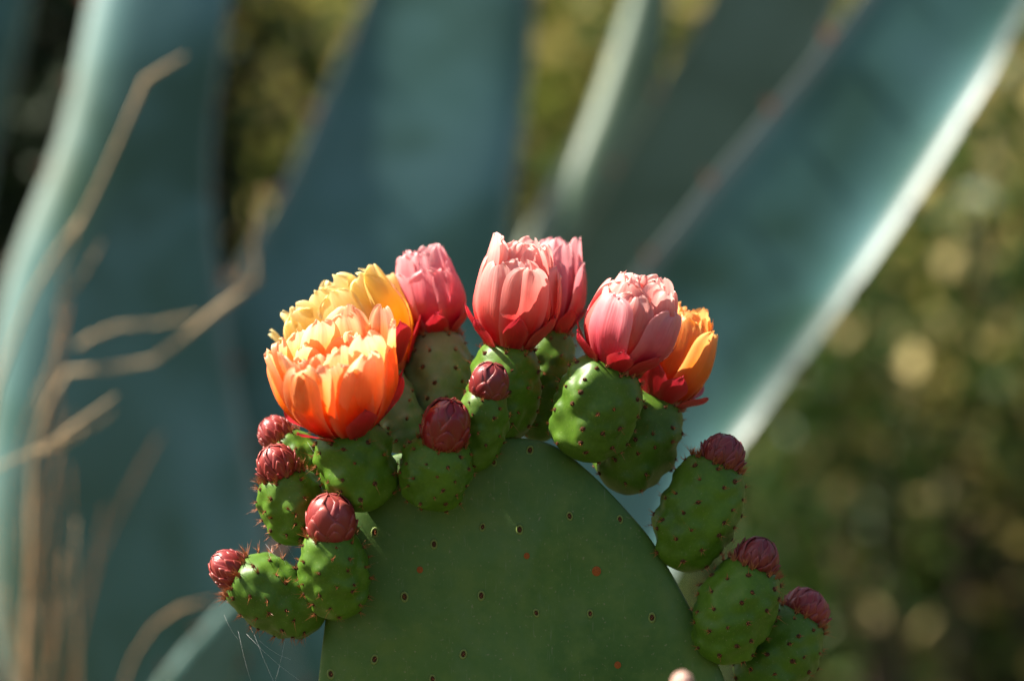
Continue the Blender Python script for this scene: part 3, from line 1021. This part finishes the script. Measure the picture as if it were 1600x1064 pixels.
def foot(px, Y):
    return 532 + CAM_Z / (PX * (Y - CAM_Y) / 2.4)


WEEDS = [
    ('dry_weed', 'tall dry weed with a bent tip, leaning right at the left edge', M_STRAW_PALE, 0.80, -60,
     [([(-40, 1100), (-25, 760), (5, 570), (70, 425), (125, 345), (168, 262), (198, 190), (226, 128), (252, 106), (292, 90)], 6.5, .7),
      ([(125, 345), (100, 420), (92, 520), (60, 640)], 4, .8), ([(95, 470), (130, 430), (158, 380)], 5, .5)]),
    ('dry_weed', 'dry weed with a forked twig reaching right towards the orange flowers', M_STRAW_PALE, 0.85, 40,
     [([(40, 1150), (48, 860), (70, 640), (100, 582), (165, 576), (228, 572), (262, 548), (300, 516), (350, 478), (405, 438)], 7, .85),
      ([(405, 438), (398, 400), (400, 350), (412, 290)], 5, .4), ([(400, 440), (372, 440), (380, 410)], 3.5, .4),
      ([(120, 540), (180, 512), (240, 506), (312, 492)], 5.5, .5)]),
    ('dry_weed', 'pale feathery dry stem at the left edge, lowest of the twigs', M_STRAW_PALE, 0.62, -90,
     [([(-110, 1200), (-80, 820), (-20, 738), (40, 708), (92, 684), (140, 652), (184, 620)], 7, .5),
      ([(92, 690), (130, 672), (165, 655), (180, 640)], 5, .4), ([(60, 704), (110, 690), (150, 662)], 4.5, .4)]),
    ('dry_weed', 'tan grass blade curving right near the bottom edge', M_STRAW, 0.80, 170,
     [([(178, 1150), (195, 1060), (215, 1010), (248, 966), (290, 946), (335, 938)], 8, .4)]),
    ('dry_weed', 'faint grey stem rising behind the weeds', M_STRAW_RUST, 1.08, 90,
     [([(95, 1160), (130, 960), (158, 860), (205, 760), (250, 680)], 4, .4)]),
]
for name, lab, mat, Y, fx, stems in WEEDS:
    fy = foot(fx, Y)
    r = thing(name, P(fx, fy, Y), lab, 'weed', 'dry weeds at the left')
    TW = Matrix.Translation(-r.location)
    for k, (pts, rp, tp) in enumerate(stems):
        if k == 0:
            pts = [(fx, fy + 20)] + [((fx + pts[0][0]) / 2, (fy + pts[0][1]) / 2)] + pts
        v, f = px_tube(pts, Y, rp, 8, 40, tp)
        make('stem' if k == 0 else 'twig', mesh_np('stem', v, f), mat, r, TW)

# grass tuft: a clump of stalks
gx, gY = 45, 0.85
gt = thing('dry_grass_tuft', P(gx, foot(gx, gY), gY), 'rusty brown tuft of dry grass stalks in the lower left corner', 'grass')
TG = Matrix.Translation(-gt.location)
rs = random.Random(5)
STALK = [([(70, 1200), (84, 800), (90, 620), (96, 480)], 7, M_STRAW_RUST), ([(35, 1200), (48, 900), (60, 720), (92, 560), (110, 470)], 6, M_STRAW_RUST),
         ([(20, 1200), (40, 1000), (60, 850), (90, 720), (110, 640)], 6, M_STRAW), ([(5, 1200), (12, 1000), (10, 820), (30, 690), (70, 590)], 5, M_STRAW),
         ([(55, 1200), (62, 1000), (60, 900), (40, 780)], 7, M_STRAW_RUST), ([(70, 1200), (75, 1050), (92, 960), (98, 860)], 7, M_STRAW)]
for k in range(20):
    x0 = rs.uniform(-30, 130); h = rs.uniform(700, 1010); lean = rs.uniform(-50, 60)
    STALK.append(([(x0 * .8 + 8, 1200), (x0, 1100), (x0 + lean * .3, (1100 + h) / 2 + 40), (x0 + lean, h)], rs.uniform(2.5, 6), rs.choice([M_STRAW, M_STRAW_RUST, M_STRAW, M_STRAW_PALE])))
for pts, rp, mat in STALK:
    dy = rs.uniform(-.12, .2)
    Y = gY + dy
    fy = foot(gx, Y)
    pts = [(gx + rs.uniform(-25, 25), fy + 10), (gx + (pts[0][0] - gx) * .5, (fy + 1200) / 2)] + pts
    v, f = px_tube(pts, Y, rp, 6, 30, .35)
    make('stalk', mesh_np('stalk', v, f), mat, gt, TG)

# ------------------------------------------------------------------ shrubs on the bank
GREEN = [(0.0, (0.018, 0.055, 0.010)), (0.45, (0.036, 0.095, 0.014)), (0.85, (0.070, 0.140, 0.020)), (0.95, (0.15, 0.17, 0.04)), (1.0, (0.40, 0.36, 0.15))]
OLIVE = [(0.0, (0.05, 0.09, 0.015)), (0.4, (0.11, 0.15, 0.025)), (0.7, (0.26, 0.25, 0.05)), (0.9, (0.46, 0.38, 0.10)), (1.0, (0.60, 0.50, 0.20))]
DRYL = [(0.0, (0.03, 0.07, 0.012)), (0.55, (0.07, 0.11, 0.020)), (0.75, (0.36, 0.29, 0.08)), (1.0, (0.62, 0.50, 0.22))]
M_LG = mat_leaves('shrub_green', GREEN, .35)
M_LO = mat_leaves('shrub_olive', OLIVE, .5)
M_LK = mat_leaves('shrub_painted_shade', [(0.0, (0.010, 0.020, 0.008)), (0.6, (0.018, 0.034, 0.012)), (1.0, (0.030, 0.050, 0.018))], .1, .6, .2)  # near-black leaf colour paints the deep shade of the left gap
M_LD = mat_leaves('shrub_dry', DRYL, .40)


def leaf_cloud(n, centre, radii, size, seed, clumps=26):
    r = np.random.default_rng(seed)
    cl = r.normal(size=(clumps, 3)); cl /= np.linalg.norm(cl, axis=1)[:, None]
    cl *= (r.random(clumps) ** .45)[:, None]
    cs = .16 + .16 * r.random(clumps)
    k = r.integers(0, clumps, n)
    p = cl[k] + r.normal(size=(n, 3)) * cs[k][:, None]
    p = p * np.array(radii) + np.array(centre)
    d = r.normal(size=(n, 3)); d /= np.linalg.norm(d, axis=1)[:, None]
    e = np.cross(d, r.normal(size=(n, 3))); e /= np.linalg.norm(e, axis=1)[:, None]
    nn = np.cross(d, e)
    L = size * (.6 + .8 * r.random(n))[:, None]
    Wd = L * .24
    v = np.stack([p - d * L * .5, p + e * Wd + nn * L * .06, p + d * L * .5, p - e * Wd + nn * L * .06], 1).reshape(-1, 3)
    i = np.arange(n) * 4
    f = np.concatenate([np.stack([i, i + 1, i + 2], 1), np.stack([i, i + 2, i + 3], 1)])
    ok = v[:, 2].reshape(-1, 4).min(1) > 0.02
    return v, f[np.concatenate([ok, ok])]


def shrub(cx_px, cy_px, Y, rad, n, size, mat, seed, label, group='shrubs on the bank behind', clumps=26):
    c = P(cx_px, cy_px, Y)
    gz = ground_z(c.x, Y)
    r = thing('shrub', (c.x, Y, gz), label, 'shrub', group)
    T_ = Matrix.Translation((-c.x, -Y, -gz))
    v, f = leaf_cloud(n, c, rad, size, seed, clumps)
    fo = make('foliage', mesh_np('foliage', v, f, False), mat, r, T_, kind='stuff')
    q = random.Random(seed)
    for k in range(6):
        e = c + Vector((q.uniform(-.7, .7) * rad[0], q.uniform(-.6, .6) * rad[1], q.uniform(-.1, .7) * rad[2]))
        b0 = Vector((c.x + q.uniform(-.06, .06), Y + q.uniform(-.06, .06), gz - .05))
        mid = b0.lerp(e, .5) + Vector((q.uniform(-.1, .1), q.uniform(-.1, .1), .05))
        bv, bf = tube([b0, b0.lerp(mid, .5), mid, mid.lerp(e, .5), e], [.022, .018, .014, .009, .003], 7)
        make('branch', mesh_np('branch', bv, bf), M_WOOD, r, T_)
    return r


shrub(1500, 620, 3.2, (.55, .45, .75), 5200, .038, M_LG, 61, 'dark green shrub nearest the broad agave leaf at right')
shrub(1530, 430, 2.9, (.36, .35, .40), 1500, .044, M_LD, 62, 'olive and straw coloured shrub at the right edge')
shrub(1330, 930, 3.0, (.50, .40, .55), 4200, .036, M_LG, 63, 'dark shrub low on the right beside the cactus fruit')
shrub(1560, 800, 2.7, (.36, .3, .30), 420, .05, M_LD, 64, 'dry tan shrub at the right, lower down')
shrub(430, 120, 4.2, (.55, .5, .75), 2600, .060, M_LO, 65, 'yellow-green shrub in the gap left of the centre agave leaf')
shrub(900, 120, 4.4, (.60, .5, .70), 2600, .060, M_LO, 66, 'olive shrub in the gap right of the centre agave leaf')
shrub(1240, 0, 4.6, (.60, .5, .60), 2400, .060, M_LO, 67, 'pale shrub in the notch at the top between agave leaves')
shrub(20, 300, 2.6, (.32, .30, .95), 17000, .045, M_LK, 68, 'shrub added at the far left, deep shade painted into its leaf colour', clumps=60)  # added to fill a gap that is only deep shade between leaves
for k, (x, y) in enumerate([(150, 300), (700, 250), (1300, 780), (1650, 850), (1480, 100)]):
    shrub(x, y, 6.3 + .3 * (k % 3), (1.0, .7, 1.0), 3200, .085, M_LG if k % 3 else M_LO, 80 + k,
          ['dark leafy shrub far behind the left agave leaf', 'leafy shrub far behind the centre agave leaf', 'far shrub low behind the fruit on the right', 'far shrub in the lower right corner', 'far shrub at the top right corner'][k])

# ------------------------------------------------------------------ spider threads between the fruits
web = thing('spider_web', P(440, 930, -0.005), 'fine spider threads hanging below and between the left fruits', 'web')
TWb = Matrix.Translation(-web.location)
rs = random.Random(9)
TH = [((385, 990), (470, 1064)), ((395, 985), (440, 1090)), ((372, 985), (392, 1064)), ((415, 850), (470, 905)), ((428, 830), (455, 900)), ((420, 862), (430, 890)),
      ((440, 835), (480, 900)), ((350, 960), (372, 998)), ((890, 570), (960, 520)), ((480, 690), (520, 740)), ((445, 1000), (430, 1064)), ((405, 1000), (455, 1030))]
for a, b_ in TH:
    p0, p1 = P(*a, -0.01), P(*b_, -0.012)
    sag = Vector((0, 0, -.0015))
    v, f = tube([p0, p0.lerp(p1, .33) + sag, p0.lerp(p1, .66) + sag, p1], [.00004] * 4, 4)
    make('thread', mesh_np('thread', v, f), M_WEB, web, TWb)
